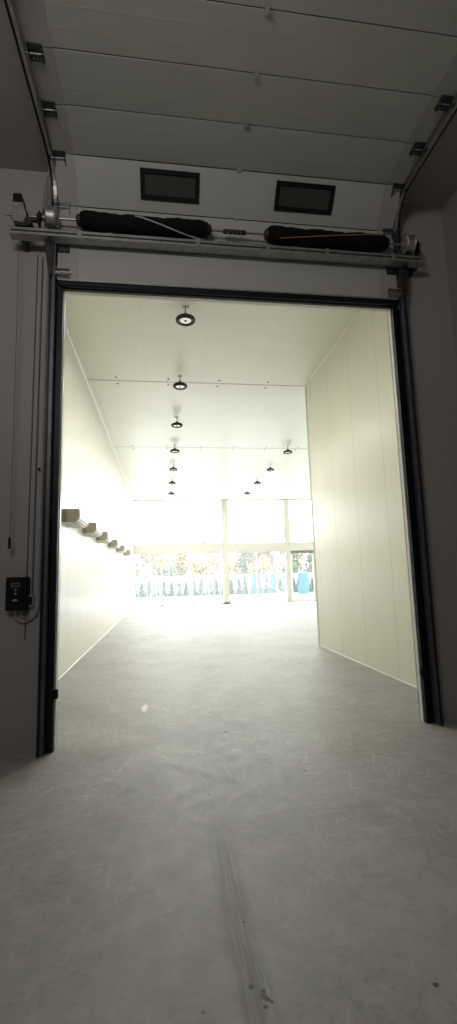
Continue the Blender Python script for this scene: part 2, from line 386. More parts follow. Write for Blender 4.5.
# coves and skirtings of the hall
struct('trim_4', MB().prism([(WL, H), (WL+.03, H), (WL, H-.03)], 1, .05, YF), M_trim, 'pale cove strip where the left hall wall meets the ceiling', 'trim')
struct('trim_5', MB().prism([(WR, H), (WR-.03, H), (WR, H-.03)], 1, .05, YE), M_trim, 'pale cove strip where the right hall wall meets the ceiling', 'trim')
struct('baseboard_left', MB().prism([(WL, 0), (WL+.010, 0), (WL+.004, .010), (WL, .012)], 1, .05, YF), M_trim, 'pale floor angle along the left hall wall', 'baseboard')
struct('baseboard_right', MB().prism([(WR, 0), (WR-.010, 0), (WR-.004, .010), (WR, .012)], 1, .05, YE), M_trim, 'pale floor angle along the right hall wall', 'baseboard')
struct('trim_6', MB().box((WR-.008, YE-.05, 0), (WR+.002, YE+.006, H-.045)).box((WR-.008, YE, 0), (WR+.05, YE+.008, H)), M_trim, 'pale corner angle on the free end of the right hall wall', 'trim')
# white liners of the opening, catching the hall light
struct('trim_7', MB().box((XR-.012, .0, 0), (XR, .062, HD+.02)).box((XR-.012, .05, 0), (XR+.06, .062, HD+.07)), M_white, 'white metal liner on the right edge of the doorway', 'trim')
struct('trim_8', MB().box((XL, .0, 0), (XL+.012, .062, HD+.02)).box((XL-.06, .05, 0), (XL+.012, .062, HD+.07)), M_white, 'white metal liner on the left edge of the doorway', 'trim')
struct('trim_9', MB().box((XL+.012, .0, HD+.005), (XR-.012, .062, HD+.02)).box((XL, .05, HD+.02), (XR, .062, HD+.07)), M_white, 'white metal liner across the top of the doorway', 'trim')

# ------------------------------------------------------------------ window wall
Y0, Y1 = YF-.06, YF+.08
def column(n, x0, x1, lab):
    b = MB(); b.box((x0, YF-.14, 0), (x1, YF+.10, H), bev=.008)
    return struct('trim_%d' % n, b, M_frame, lab, 'window column')
column(10, 3.25, 3.50, 'thick white post between the window bays, left one')
column(11, 6.82, 7.05, 'thick white post between the window bays, right one')
for n, x0, x1, lab in ((12, WL, 3.25, 'left'), (13, 3.50, 6.82, 'middle'), (14, 7.05, HX, 'right')):
    b = MB().box((x0, YF-.10, 2.82), (x1, YF+.10, 3.25), bev=.006).box((x0, YF-.13, 2.80), (x1, YF+.05, 2.85))
    struct('trim_%d' % n, b, M_frame, 'deep white beam between upper and lower windows, %s bay' % lab, 'beam')
struct('trim_15', MB().box((3.16, YF-.20, 0), (3.56, YF-.13, .05), bev=.01), M_blackpl, 'dark foot plate at the base of the left window post', 'foot plate')
wn = 0
def window(x0, x1, z0, z1, lab, gm=M_glass, kind='window', bar=None):
    global wn
    wn += 1; t = .05
    b = MB()
    for a, c in (((x0, Y0, z0), (x1, Y1, z0+t)), ((x0, Y0, z1-t), (x1, Y1, z1)), ((x0, Y0, z0+t), (x0+t, Y1, z1-t)), ((x1-t, Y0, z0+t), (x1, Y1, z1-t))): b.box(a, c)
    fr = b.build('window_%d' % wn if kind == 'window' else 'door_1', M_frame); tag(fr, lab, kind, None, 'structure')
    MB().box((x0+t, YF, z0+t), (x1-t, YF+.012, z1-t)).build('pane', gm, fr)
    return fr
window(WL, 3.25, 3.25, H, 'big upper window at the left end, full of white sky')
window(3.50, 6.82, 3.25, H, 'big upper window between the two thick posts')
window(7.05, HX, 3.25, H, 'upper window right of the right thick post')
window(WL, -.14, 0.0, 2.80, 'lower window against the left wall')
window(-.14, 1.55, 0.0, 2.80, 'lower window second from the left wall')
window(1.55, 3.25, 0.0, 2.80, 'lower window just left of the left thick post, staked tree behind')
window(3.50, 5.15, 0.0, 2.80, 'lower window just right of the left thick post')
window(5.15, 6.82, 0.0, 2.80, 'lower window with the blue rack behind, left of the right thick post')
dr = window(7.10, 8.42, 0.0, 2.62, 'glazed door with greenish panes right of the right thick post', M_glassd, 'door')
MB().box((7.2, Y0-.03, 1.0), (7.23, Y0, 1.4)).build('door_handle', M_galv, dr)
struct('trim_16', MB().box((7.05, Y0, 2.64), (8.42, Y1, 2.80)), M_pale, 'grey head strip over the glazed door', 'trim')
wn -= 1
window(8.46, HX, 0.0, 2.80, 'lower window right of the glazed door')

# ------------------------------------------------------------------ sectional door, raised
FY = -.09          # camera side of the hanging leaf
seams = [(FY, 4.485), (FY, 4.885), (-.085, 5.325), (-.375, 5.640), (-.815, 5.690), (-1.262, 5.692), (-1.71, 5.692), (-2.16, 5.692)]
door = empty('sectional_door', (.78, 0, 4.44), 'large grey overhead sectional door, raised and curving under the ceiling', 'door')
def P(p): return (p[0]-.78, p[1], p[2]-4.44)
T = .04
hinge_src = {}
def frame_of(i):
    a, b = seams[i], seams[i+1]
    d = Vector((0, b[0]-a[0], b[1]-a[1])); L_ = d.length; d.normalize(); n = Vector((0, d.z, -d.y))   # n points to the wall / up
    if n.y < 0 and abs(d.z) > .5: n = -n
    if abs(d.z) < .5 and n.z < 0: n = -n
    return Vector((0, a[0], a[1])), d, n, L_
def mtx(o_, d, n):      # local x=x, y=along section, z=inward normal
    return Matrix(((1, 0, 0, -.78), (0, d.y, n.y, o_.y), (0, d.z, n.z, o_.z-4.44), (0, 0, 0, 1)))
for i in range(7):
    o_, d, n, L_ = frame_of(i); Mx = mtx(o_, d, n); g = .004
    b = MB(); zt = T
    x0, x1 = XL-.045, XR+.045
    if i == 2:
        hs = [(-.190, .375), (1.225, 1.83)]; s0, s1 = .13, .355
        b.box((x0, g, 0), (x1, s0, zt), Mx); b.box((x0, s1, 0), (x1, L_-g, zt), Mx)
        xs = [x0, hs[0][0], hs[0][1], hs[1][0], hs[1][1], x1]
        for k in (0, 2, 4): b.box((xs[k], s0, 0), (xs[k+1], s1, zt), Mx)
    else:
        b.box((x0, g, 0), (x1, L_-g, zt), Mx, bev=.003)
        # two shallow pressed ribs per section
        for sft in (.33, .66): b.box((XL+.16, L_*sft-.002, -.0012), (XR-.16, L_*sft+.002, .002), Mx)
    sec = b.build('section', M_leaf, door)
    for sx0, sx1 in ((x0, XL+.15), (XR-.15, x1)):
        st = MB().box((sx0-.001, g+.001, -.005), (sx1, L_-g-.001, .001), Mx).build('end_stile', M_leaf_dark, sec)
    if i == 2:
        for (wx0, wx1) in hs:
            f_ = MB(); e = .022
            for a, c in (((wx0-.02, s0-.02, -.018), (wx1+.02, s0+e, .03)), ((wx0-.02, s1-e, -.018), (wx1+.02, s1+.02, .03)), ((wx0-.02, s0+e, -.018), (wx0+e, s1-e, .03)), ((wx1-e, s0+e, -.018), (wx1+.02, s1-e, .03))): f_.box(a, c, Mx, bev=.004)
            f_.build('window_frame', M_blackpl, sec)
            MB().box((wx0+e, s0+e, .0), (wx1-e, s1-e, .02), Mx).build('window_pane', M_tint, sec)
    # joint gap seal, dark line between sections
    MB().box((x0+.01, -.006, .008), (x1-.01, .006, .03), Mx).build('joint_seal', M_black, sec)
    # hinges over the joint above this section
    if i < 6:
        o2 = Vector((0, seams[i+1][0], seams[i+1][1]))
        d2 = (d+frame_of(i+1)[1]).normalized(); n2 = (n+frame_of(i+1)[2]).normalized(); M2 = mtx(o2, d2, n2)
        for side, xh in ((-1, XL-.045), (1, XR+.045)):
            h = MB(); w_ = .115
            xa, xb = (xh, xh+w_) if side < 0 else (xh-w_, xh)
            h.box((xa, -.105, -.016), (xb, .025, -.006), M2, bev=.002)
            h.box((xa+.005, -.095, -.050), (xa+.013, .0, -.012), M2); h.box((xb-.013, -.095, -.050), (xb-.005, .0, -.012), M2)
            hp = h.build('hinge', M_galv_d, door)
            h = MB().tube([M2 @ Vector((xa-.03 if side < 0 else xa, -.03, -.036)), M2 @ Vector((xb if side < 0 else xb+.03, -.03, -.036))], .006, 8)
            h.build('hinge_pin', M_galv, hp)
            h = MB()
            for q in (.3, .55, .8): h.add(*(lambda c, r_: ([M2 @ Vector((c[0]+r_*math.cos(k*math.pi/3), c[1]+r_*math.sin(k*math.pi/3), zz)) for zz in (-.022, -.014) for k in range(6)], [tuple(range(6))]+[(k, (k+1) % 6, 6+(k+1) % 6, 6+k) for k in range(6)]))((xa+w_*q, -.08), .007))
            h.build('hinge_screws', M_steel, hp)
            rl = MB(); cx_ = xh+side*.035
            c_ = M2 @ Vector((cx_, -.03, -.030))
            ring = [(0, -.012), (.02, -.012), (.022, 0), (.02, .012), (0, .012)]
            rl.lathe(ring, 14, 'x', tuple(c_)); rl.build('roller', M_blackpl, hp)
        h = MB().box((.78, -.03, -.012), (.82, .03, .002), M2, bev=.003); h.tube([M2 @ Vector((.775, 0, -.014)), M2 @ Vector((.825, 0, -.014))], .008, 8)
        h.build('middle_hinge', M_galv, door)
# bottom seal and bottom brackets
MB().box(P((XL-.04, FY+.003, 4.43)), P((XR+.04, FY+.04, 4.487)), bev=.01).build('bottom_seal', M_black, door)
MB().box(P((XL-.04, FY-.006, 4.482)), P((XR+.04, FY+.001, 4.50))).build('bottom_rail', M_galv, door)
for side, xh in ((-1, XL-.045), (1, XR+.045)):
    b = MB(); xa, xb = (xh-.01, xh+.12) if side < 0 else (xh-.12, xh+.01)
    b.box(P((xa, FY-.012, 4.50)), P((xb, FY-.002, 4.61)), bev=.002).box(P((xa, FY-.07, 4.51)), P((xb, FY-.01, 4.52))).box(P((xa, FY-.06, 4.575)), P((xb, FY-.01, 4.583)))
    bb = b.build('bottom_bracket', M_galv, door)
    MB().tube([P((xa-.02, FY-.04, 4.548)), P((xb+.02, FY-.04, 4.548))], .008, 8).build('roller_pin', M_steel, bb)
# ------------------------------------------------------------------ tracks
def track_path(x):
    p = [(x, -.115, .01), (x, -.115, 5.30)]
    R_ = .335; cy, cz = -.115-R_, 5.30
    for k in range(1, 13):
        a = math.pi/2*k/12; p.append((x, cy+R_*math.cos(a), cz+R_*math.sin(a)))
    p.append((x, -2.6, 5.30+R_)); p.append((x, -4.1, 5.30+R_))
    return p
for side, x, lab in ((-1, XL-.085, 'left galvanised door track rising from the floor and bending under the ceiling'), (1, XR+.085, 'right galvanised door track rising from the floor and bending under the ceiling')):
    rt = empty('door_track', (x, -.115, 0), lab, 'door track')
    pth = [(0, y+.115, z) for _, y, z in track_path(0)]
    # C shaped rail, opening toward the leaf
    s_ = -side
    prof = [(0, -.028), (.0, .028), (s_*.03, .028), (s_*.03, .024), (s_*.004, .024), (s_*.004, -.024), (s_*.03, -.024), (s_*.03, -.028)]
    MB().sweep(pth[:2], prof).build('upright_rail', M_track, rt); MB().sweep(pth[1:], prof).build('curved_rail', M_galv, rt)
    prof = [(side*.002, -.022), (side*.022, -.022), (side*.022, .022), (side*.002, .022)]
    MB().sweep(pth, prof).build('rail_edge', M_black, rt)
    # flat angle that ties the upright part to the wall
    b = MB().box((side*.022, -.03, .0), (side*.027, .115, 5.30)) if side < 0 else MB().box((.022, -.03, 0), (.027, .115, 5.30))
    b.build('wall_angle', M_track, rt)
    for yy in (-2.1, -3.9):
        b = MB().box((side*.005-.012, yy+.115-.02, 5.655), (side*.005+.012, yy+.115+.02, 5.768)); b.build('hanger', M_galv, rt)
    for zz in (.4, 1.4, 2.4, 3.4, 4.3):
        b = MB().box((min(side*.022, side*.05), .075, zz), (max(side*.022, side*.05), .113, zz+.06)); b.build('wall_clip', M_galv_d, rt)
# black side seals of the opening
for side, x, lab in ((-1, XL, 'black rubber side seal along the left edge of the doorway'), (1, XR, 'black rubber side seal along the right edge of the doorway')):
    a, b_ = (x-.052, x+.004) if side < 0 else (x-.004, x+.052)
    r_ = MB().box((a, -.05, .0), (b_, -.002, HD), bev=.004)
    if side > 0: r_.box((x+.052, -.045, 0), (x+.118, -.002, 4.4))
    if side < 0: r_.box((x-.108, -.045, 0), (x-.052, -.002, 4.4))
    so = r_.build('side_seal', M_black); tag(so, lab, 'door seal')
    q = x+side*(.075 if side < 0 else .095)
    MB().tube([(q, -.056, .02), (q, -.056, 4.38)], .005, 8).build('seal_lip', M_galv, so)
ts = MB().box((XL-.0, -.046, HD-.008), (XR, -.002, HD+.03), bev=.004).build('top_seal', M_black); tag(ts, 'black rubber seal across the top of the doorway', 'door seal')

# ------------------------------------------------------------------ spring shaft
SY, SZ = -.20, 5.075
sh = empty('torsion_shaft', (.7, SY, SZ), 'steel spring shaft with two black sleeved springs across the raised door', 'spring shaft')
MB().tube([(-2.22, 0, 0), (2.17, 0, 0)], .0115, 12).build('shaft', M_steel, sh)
def spring(x0, x1, tape, name='spring_sleeve'):
    n = 40; rs = []; pts = []
    for k in range(n+1):
        t = k/n; x = x0+(x1-x0)*t
        rr = .088+.0025*math.sin(k*1.9)+.004*math.sin(k*.45)
        rr *= min(1, .80+.9*min(t, 1-t)*6)
        pts.append((x-.7, 0, -.010*math.sin(math.pi*t)+.004*math.sin(k*.9))); rs.append(rr)
    sl = MB().tube(pts, rs, 22).build(name, M_foam, sh)
    tp = []; 
    for k in range(25):
        t = k/24; x = x0+(x1-x0)*(.42+.56*t) if tape is M_tape else x0+(x1-x0)*(.08+.86*t)
        a = math.radians(70+125*t) if tape is M_tape else math.radians(140-75*t)
        r_ = .096; tp.append((x-.7, -r_*math.sin(a), r_*math.cos(a)-.008))
    b = MB(); vs = []
    hw = .009 if tape is M_tape else .006
    for (x, y, z) in tp: vs += [(x, y, z+hw), (x, y-.003, z), (x, y, z-hw), (x, y+.004, z)]
    fs = [(i*4+k, i*4+(k+1) % 4, (i+1)*4+(k+1) % 4, (i+1)*4+k) for i in range(24) for k in range(4)]+[(0, 1, 2, 3), (99, 98, 97, 96)]
    b.add(vs, fs); b.build('tape_stripe', tape, sl)
    for xx, s2 in ((x0, -1), (x1, 1)):
        c = MB().lathe([(0, -.03), (.04, -.03), (.055, -.018), (.055, .015), (.03, .03), (0, .03)], 18, 'x', (xx-.7+s2*.012, 0, 0)); c.build('spring_cone', M_iron, sl)
spring(-.80, .475, M_tape)
spring(1.125, 2.44, M_gold)
# centre coupler with bolts
b = MB().lathe([(0, -.12), (.02, -.12), (.024, -.10), (.024, .10), (.02, .12), (0, .12)], 16, 'x', (.06, 0, 0)); cp = b.build('coupler', M_iron, sh)
for k in range(4): MB().tube([(-.01+k*.045, -.012, -.01), (-.01+k*.045, -.022, -.045)], .005, 8).build('coupler_bolt', M_galv, cp)
def drum(xc, face):
    prof = [(0, -.055), (.062, -.055), (.105, -.05), (.110, -.045), (.110, -.038)]
    for k in range(9): prof += [(.096, -.034+k*.008), (.101, -.030+k*.008)]
    prof += [(.112, .040), (.112, .048), (.06, .052), (.03, .062), (0, .062)]
    if face < 0: prof = [(r_, -h) for r_, h in prof][::-1]
    b = MB().lathe(prof, 28, 'x', (xc-.7, 0, 0)); d_ = b.build('cable_drum', M_galv, sh)
    for k in range(6):
        b = MB(); a = k*math.pi/3; b.tube([(xc-.7-.075*face, .065*math.cos(a), .065*math.sin(a)), (xc-.7-.045*face, .065*math.cos(a), .065*math.sin(a))], .015, 10)
        b.build('hub_bolt', M_iron, d_)
drum(-1.075, 1); drum(2.705, -1)
# bearing plates
for x in (-1.195, 2.815):
    b = MB().prism([(-.05, -.115), (.05, -.115), (.045, .02), (.0, .075), (-.045, .02)], 0, x-.7-.004, x-.7+.004); b.build('bearing_plate', M_iron, sh)
    MB().lathe([(.014, -.022), (.035, -.022), (.04, 0), (.035, .022), (.014, .022)], 16, 'x', (x-.7, 0, 0)).build('bearing', M_iron, sh)
# ------------------------------------------------------------------ drive unit at the left end of the shaft
du = empty('shaft_gearbox', (-1.42, SY, SZ), 'grey gearbox with black cap on the left end of the spring shaft', 'gearbox')
MB().prism([(-.075, -.08), (.06, -.10), (.095, .0), (.045, .17), (-.075, .17)], 1, -.07, .065).build('housing', M_galv, du)
MB().prism([(-.08, .165), (.05, .165), (.035, .265), (.015, .28), (-.065, .28), (-.08, .26)], 1, -.075, .07).build('cap', M_blackpl, du)
MB().prism([(.046, .165), (.052, .165), (.175, -.09), (.095, -.14), (.06, -.10), (.095, 0)], 1, -.06, .06).build('side_plate', M_iron, du)
MB().prism([(-.075, -.08), (-.05, -.135), (.1, -.135), (.06, -.10)], 1, -.06, .055).build('foot', M_iron, du)
b = MB().lathe([(0, -.05), (.022, -.05), (.03, -.03), (.03, .05), (.02, .06), (0, .06)], 14, 'x', (.165, 0, 0)); b.build('clutch', M_iron, du)
MB().tube([(-.12, 0, .0), (-.07, 0, 0)], .009, 8).build('pin', M_iron, du)
du.scale = (.72, .85, .80); du.location = (-1.375, SY, SZ-.035)
# ------------------------------------------------------------------ mounting rail under the springs
RZ = 4.885
mr = empty('spring_mounting_rail', (.7, -.20, RZ), 'long galvanised angle rail carrying the spring shaft across the doorway', 'steel rail')
b = MB(); xa, xb = -2.165, 2.15
b.box((xa, -.045, -.034), (xb, -.041, .036)).box((xa, -.045, -.038), (xb, .045, -.034)).box((xa, -.045, .032), (xb, .0, .036)).box((xa, .041, -.044), (xb, .045, .0))
b.build('channel', M_galv, mr)
b = MB().box((xa+.02, -.049, -.012), (xb-.02, -.045, .004)); b.build('slot_strip', M_galv_d, mr)
for x in (-1.5, -.33, .40, 1.05, 1.80):
    MB().box((x-.02-.0, -.052, -.042), (x+.02, -.0, .045), bev=.003).build('clamp', M_galv, mr)
for side, x in ((-1, XL-.10), (1, XR+.10)):
    b = MB().prism([(-.04, -.04), (.19, -.04), (.19, -.36), (.165, -.36), (.10, -.16)], 0, x-.7-.004, x-.7+.004)
    b.box((x-.7-.03, .183, -.36), (x-.7+.03, .195, .12))
    b.build('wall_bracket', M_iron, mr)
    xx = x-.7; MB().prism([(xx-side*.03, -.04), (xx+side*.06, -.04), (xx+side*.05, -.12), (xx+side*.012, -.40), (xx-side*.02, -.40)], 1, .030, .038).build('corner_plate', M_iron, mr)
for x in (-1.36, 2.81):
    MB().box((x-.7-.02, .045, -.05), (x-.7+.02, .198, .04)).build('wall_bracket', M_galv_d, mr)
# lift cables from the drums
for side, x in ((-1, XL-.14), (1, XR+.12)):
    o = MB().tube([(x, SY+.10, SZ), (x, -.08, 4.9), (x-side*.10, -.10, 4.55)], .003, 6).build('lift_cable', M_steel)
    tag(o, 'thin steel lift cable hanging from the %s cable drum' % ('left' if side < 0 else 'right'), 'cable')
strap = MB()
for dx in (0, .05):
    strap.tube([(-1.19+dx*.9, -.13, 5.15), (-1.18+dx, -.12, 5.4), (-1.165+dx*.7, -.09, 5.6), (-1.125+dx*.3, -.14, 5.69)], .011, 8)
tag(strap.build('cable_loop', M_wire_l), 'pale doubled cable rising from the left drum to the track bend', 'cable')

# ------------------------------------------------------------------ control box, switch, cables on the left of the door wall
cb = empty('control_box', (-1.325, 0, 1.392), 'black door control box with small display on the wall left of the doorway', 'control box')
MB().box((-.094, -.09, -.148), (.094, -.004, .148), bev=.008).build('housing', M_blackpl, cb)
MB().box((-.087, -.096, -.140), (.087, -.088, .140), bev=.003).build('cover', M_blackpl, cb)
b = MB()
for a, c in (((-.042, -.0985, .062), (.028, -.096, .066)), ((-.042, -.0985, .094), (.028, -.096, .098)), ((-.042, -.0985, .066), (-.038, -.096, .094)), ((.024, -.0985, .066), (.028, -.096, .094))): b.box(a, c)
b.build('display_frame', M_print, cb)
MB().box((-.038, -.0975, .066), (.024, -.096, .094)).build('display', M_screen, cb)
for zz in (.035, .0):
    MB().prism([(.010*math.cos(k*math.pi/6)-.006, .010*math.sin(k*math.pi/6)+zz) for k in range(12)], 1, -.101, -.096).build('button', M_print, cb)
MB().prism([(.026*math.cos(k*math.pi/8)-.008, .010*math.sin(k*math.pi/8)-.058) for k in range(16)], 1, -.0985, -.096).build('badge', M_print, cb)
sw = empty('wall_switch', (-1.215, 0, 1.32), 'small grey rimmed switch right of the black control box', 'switch')
MB().box((-.026, -.035, -.058), (.026, -.002, .058), bev=.006).build('plate', M_wire_l, sw)
MB().box((-.014, -.039, -.034), (.014, -.034, .040), bev=.002).build('rocker', M_blackpl, sw)
def cable(name, pts, r_, mt, lab, cat='cable'):
    # smooth through the points
    P_ = [Vector(p) for p in pts]; out = []
    for i in range(len(P_)-1):
        p0 = P_[max(i-1, 0)]; p1 = P_[i]; p2 = P_[i+1]; p3 = P_[min(i+2, len(P_)-1)]
        n_ = 6 if (p2-p1).length < 1.0 else 1
        for k in range(n_):
            t = k/n_
            out.append(.5*((2*p1)+(p2-p0)*t+(2*p0-5*p1+4*p2-p3)*t*t+(3*p1-p0-3*p2+p3)*t*t*t) if n_ > 1 else p1)
    out.append(P_[-1])
    return tag(MB().tube(out, r_, 8).build(name, mt), lab, cat)
cable('power_cable', [(-1.345, -.04, 1.25), (-1.345, -.03, 1.19), (-1.315, -.02, 1.145), (-1.25, -.015, 1.135), (-1.175, -.015, 1.19), (-1.15, -.013, 1.30), (-1.15, -.013, 1.6), (-1.150, -.013, 4.7), (-1.150, -.02, 4.8)], .010, M_wire_l, 'grey cable looping from the control box up along the left door jamb')
cable('sensor_cable', [(-1.30, -.04, 1.25), (-1.295, -.03, 1.19), (-1.27, -.02, 1.17)], .007, M_wire_l, 'short grey cable stub under the black control box')
cable('signal_cable', [(-1.262, -.010, .97), (-1.262, -.010, 1.5), (-1.255, -.010, 4.8)], .006, M_wire, 'thin dark cable running straight down the wall past the control box')
cable('conduit', [(-1.21, -.012, 1.38), (-1.21, -.012, 1.6), (-1.205, -.012, 4.78)], .008, M_wire, 'thin grey conduit rising from the small wall switch')
cable('pull_cord', [(-1.39, -.12, 1.90), (-1.39, -.12, 2.9), (-1.395, -.16, 4.84)], .0035, M_wire, 'thin cord hanging from the gearbox', 'cord')
tag(MB().lathe([(0, 0), (.010, .003), (.012, .02), (.012, .09), (.008, .105), (0, .107)], 12, 'z', (-1.39, -.12, 1.795)).build('cord_handle', M_blackpl), 'small black handle at the lower end of the thin cord', 'handle')
tag(MB().lathe([(0, 0), (.012, .0), (.012, .02), (0, .022)], 10, 'z', (-1.18, -.02, 2.55)).build('cable_clip', M_iron), 'tiny black clip on the wall beside the left jamb', 'clip')

# safety sensors on the jambs
for side, x in ((-1, XL), (1, XR)):
    a, c = (x-.015, x+.045) if side < 0 else (x-.045, x+.015)
    se = empty('safety_sensor', (x, -.06, .5), 'small black light sensor low on the %s edge of the doorway' % ('left' if side < 0 else 'right'), 'sensor')
    MB().box((a-x, -.035, -.04), (c-x, .008, .04), bev=.005).build('body', M_blackpl, se)
    xx = c-x if side < 0 else a-x
    MB().lathe([(0, -.003), (.010, -.003), (.011, 0), (0, .001)], 12, 'x', (xx, -.012, .0)).build('eye', M_screen, se)

# ------------------------------------------------------------------ pendant lamps
def make_lamp():
    r = empty('pendant_lamp', (0, 0, 0), '-', 'ceiling lamp')
    MB().lathe([(0, 0), (.05, 0), (.052, -.012), (.02, -.02), (0, -.02)], 20).build('ceiling_rose', M_white, r)
    MB().tube([(0, 0, -.015), (0, 0, -.13)], .008, 8).build('stem', M_lampblk, r)
    MB().lathe([(0, -.115), (.035, -.115), (.045, -.14), (.075, -.155), (.120, -.172), (.146, -.19), (.155, -.212), (.150, -.235), (.130, -.247), (.105, -.244), (.088, -.226)], 32).build('shade', M_lampblk, r)
    ln = MB().lathe([(.089, -.224), (.06, -.228), (0, -.230)], 32).build('lens', M_lens, r)
    MB().lathe([(.0, -.236), (.022, -.236), (.026, -.229), (.0, -.228)], 16).build('lens_centre', M_galv_d, ln)
    return r
def lamp_light(x, y):
    ld = bpy.data.lights.new('pendant_light', 'AREA'); ld.shape = 'DISK'; ld.size = .17; ld.energy = LAMP_W; ld.color = (1.0, .97, .86)
    o = bpy.data.objects.new('pendant_light', ld); S.collection.objects.link(o); o.location = (x, y, H-.255)
LAMP_W = 30.0
lamp0 = make_lamp(); LX, LY0, DY, LX2 = .3645, 2.274, 2.563, 4.107
ordinal = ['largest and nearest lamp, hanging just beyond the doorway head', 'second lamp of the left row, just before the first ceiling joint', 'third lamp of the left row from the doorway', 'fourth lamp of the left row, before the second ceiling joint', 'fifth lamp of the left row from the doorway', 'sixth lamp of the left row, second from the windows', 'farthest lamp of the left row, nearest the windows']
for k in range(7):
    o = lamp0 if k == 0 else copy_tree(lamp0)
    o.location = (LX, LY0+k*DY, H); lamp_light(LX, LY0+k*DY); tag(o, 'dark round pendant, '+ordinal[k], 'ceiling lamp', 'round pendants in the left row')
ord2 = ['nearest lamp of the right row, beside the wall corner', 'second lamp of the right row from the wall corner', 'third lamp of the right row from the wall corner', 'farthest lamp of the right row, nearest the windows']
for k in range(4):
    o = copy_tree(lamp0); o.location = (LX2, LY0+(k+3)*DY, H); lamp_light(LX2, LY0+(k+3)*DY); tag(o, 'dark round pendant, '+ord2[k], 'ceiling lamp', 'round pendants in the right row')

# ------------------------------------------------------------------ wall air units
def make_unit():
    r = empty('air_unit', (0, 0, 0), '-', 'air unit'); Ln = .95
    prof = [(0, 0), (.0, .215), (.245, .215), (.262, .208), (.272, .190), (.274, .09), (.262, .055), (.232, .022), (.19, .005), (.10, 0)]
    # housing in two end caps and one body between them
    MB().prism(prof, 1, 0, .03).build('end_cap', M_unit, r); MB().prism(prof, 1, Ln-.03, Ln).build('end_cap', M_unit, r)
    body = MB().prism([(x*.985, .003+z*.975) for x, z in prof], 1, .03, Ln-.03).build('housing', M_unit_l, r)
    for k in range(4):
        a = [(.262, .060), (.238, .024), (.20, .003), (.15, -.003)][k]
        MB().box((a[0]-.006, .05, a[1]-.006), (a[0]+.008, Ln-.05, a[1]+.004)).build('slat', M_unit_l, r)
    MB().box((-.0, .0, .0), (.07, .004, .215)).build('bracket', M_unit_d, r).location = (0, -.004, 0)
    return r
u0 = make_unit()
lab = ['air unit high on the left wall, nearest the doorway and largest', 'air unit on the left wall, second from the doorway', 'air unit on the left wall, third from the doorway', 'air unit on the left wall, fourth from the doorway', 'air unit on the left wall, fifth from the doorway', 'air unit on the left wall, farthest and smallest']
for k, yy in enumerate((3.12, 4.99, 6.90, 9.30, 11.65, 14.45)):
    o = u0 if k == 0 else copy_tree(u0)
    o.location = (WL, yy, 2.43); tag(o, 'grey ended '+lab[k], 'air unit', 'air units along the left hall wall')

# ------------------------------------------------------------------ outside
struct('ground_outside', MB().box((-40, YF+.10, -.25), (60, 120, -.03)), M_outground, 'pale concrete yard beyond the windows', 'ground')
fn = MB().box((-12, 33.0, -.03), (30, 33.15, 1.50)).box((-12, 32.96, 1.50), (30, 33.19, 1.56))
for k in range(22): fn.box((-12+k*2, 32.93, -.03), (-11.75+k*2, 33.0, 1.5))
tag(fn.build('yard_wall', M_fence), 'low white wall closing the yard behind the row of conifers', 'yard wall')
def leaf_cloud(n, shape, size):
    b = MB()
    for _ in range(n):
        p = shape(); a = Vector((random.gauss(0, 1), random.gauss(0, 1), random.gauss(0, .7))).normalized(); c = a.cross(Vector((random.gauss(0, 1), random.gauss(0, 1), random.gauss(0, 1)))).normalized()
        s_ = size*random.uniform(.6, 1.3)
        b.add([p-a*s_, p+c*s_*.45, p+a*s_, p-c*s_*.45], [(0, 1, 2, 3)])
    return b
def conifer_shape(h, r):
    def f():
        t = random.random()**1.5; a = random.uniform(0, 2*math.pi); q = r*(1-t)**.55*math.sqrt(random.random())
        return Vector((q*math.cos(a), q*math.sin(a), .06+t*h))
    return f
cvar = []
for k in range(3):
    r = empty('conifer_shrub', (0, 0, 0), '-', 'shrub')
    hh = (1.3, 1.5, 1.15)[k]
    leaf_cloud(1300, conifer_shape(hh, .33), .055).build('foliage', M_conifer, r)
    MB().tube([(0, 0, 0), (.01, 0, hh*.7)], [.03, .01], 6).build('stem', M_bark, r); cvar.append([r, False])
i = 0; x = -4.6
while x < 13.5:
    v = cvar[i % 3]
    o = v[0] if not v[1] else copy_tree(v[0]); v[1] = True
    o.location = (x, 31.9+(.22 if i % 2 else -.22), -.03); o.rotation_euler = (0, 0, random.uniform(0, 6)); s_ = random.uniform(.88, 1.06); o.scale = (s_, s_, s_)
    tag(o, 'dark pointed conifer shrub in the row before the white yard wall', 'shrub', 'conifers before the yard wall')
    x += random.uniform(.52, .60); i += 1
def tree(x, y, h, cr_, mt, label, n=4200, trunk=.10):
    r = empty('tree', (x, y, -.03), label, 'tree')
    blobs = [(Vector((random.uniform(-.6, .6)*cr_, random.uniform(-.6, .6)*cr_, h*random.uniform(.32, .85))), cr_*random.uniform(.35, .6)) for _ in range(13)]
    def f():
        c, q = random.choice(blobs); v = Vector((random.gauss(0, 1), random.gauss(0, 1), random.gauss(0, 1))).normalized()
        return c+v*q*random.uniform(.55, 1)
    leaf_cloud(n, f, .13).build('crown', mt, r)
    b = MB().tube([(0, 0, 0), (.05, .02, h*.25), (-.04, 0, h*.5), (.02, 0, h*.75)], [trunk, trunk*.8, trunk*.6, trunk*.2], 8)
    for c, q in blobs: b.tube([(0, 0, h*.3), tuple(c*.6+Vector((0, 0, h*.12))), tuple(c)], [trunk*.4, trunk*.25, .01], 6)
    b.build('trunk', M_bark, r)
tree(-4.2, 38, 4.6, 1.4, M_leafg, 'dull green tree behind the yard wall at the far left')
tree(-.8, 39.5, 4.4, 1.5, M_leafg, 'green tree behind the yard wall, second from the left')
tree(1.6, 38, 4.5, 1.2, M_leafy, 'yellowish tree behind the yard wall, left of the left post')
tree(4.4, 39.5, 5.4, 1.3, M_leafo, 'reddish autumn tree behind the yard wall')
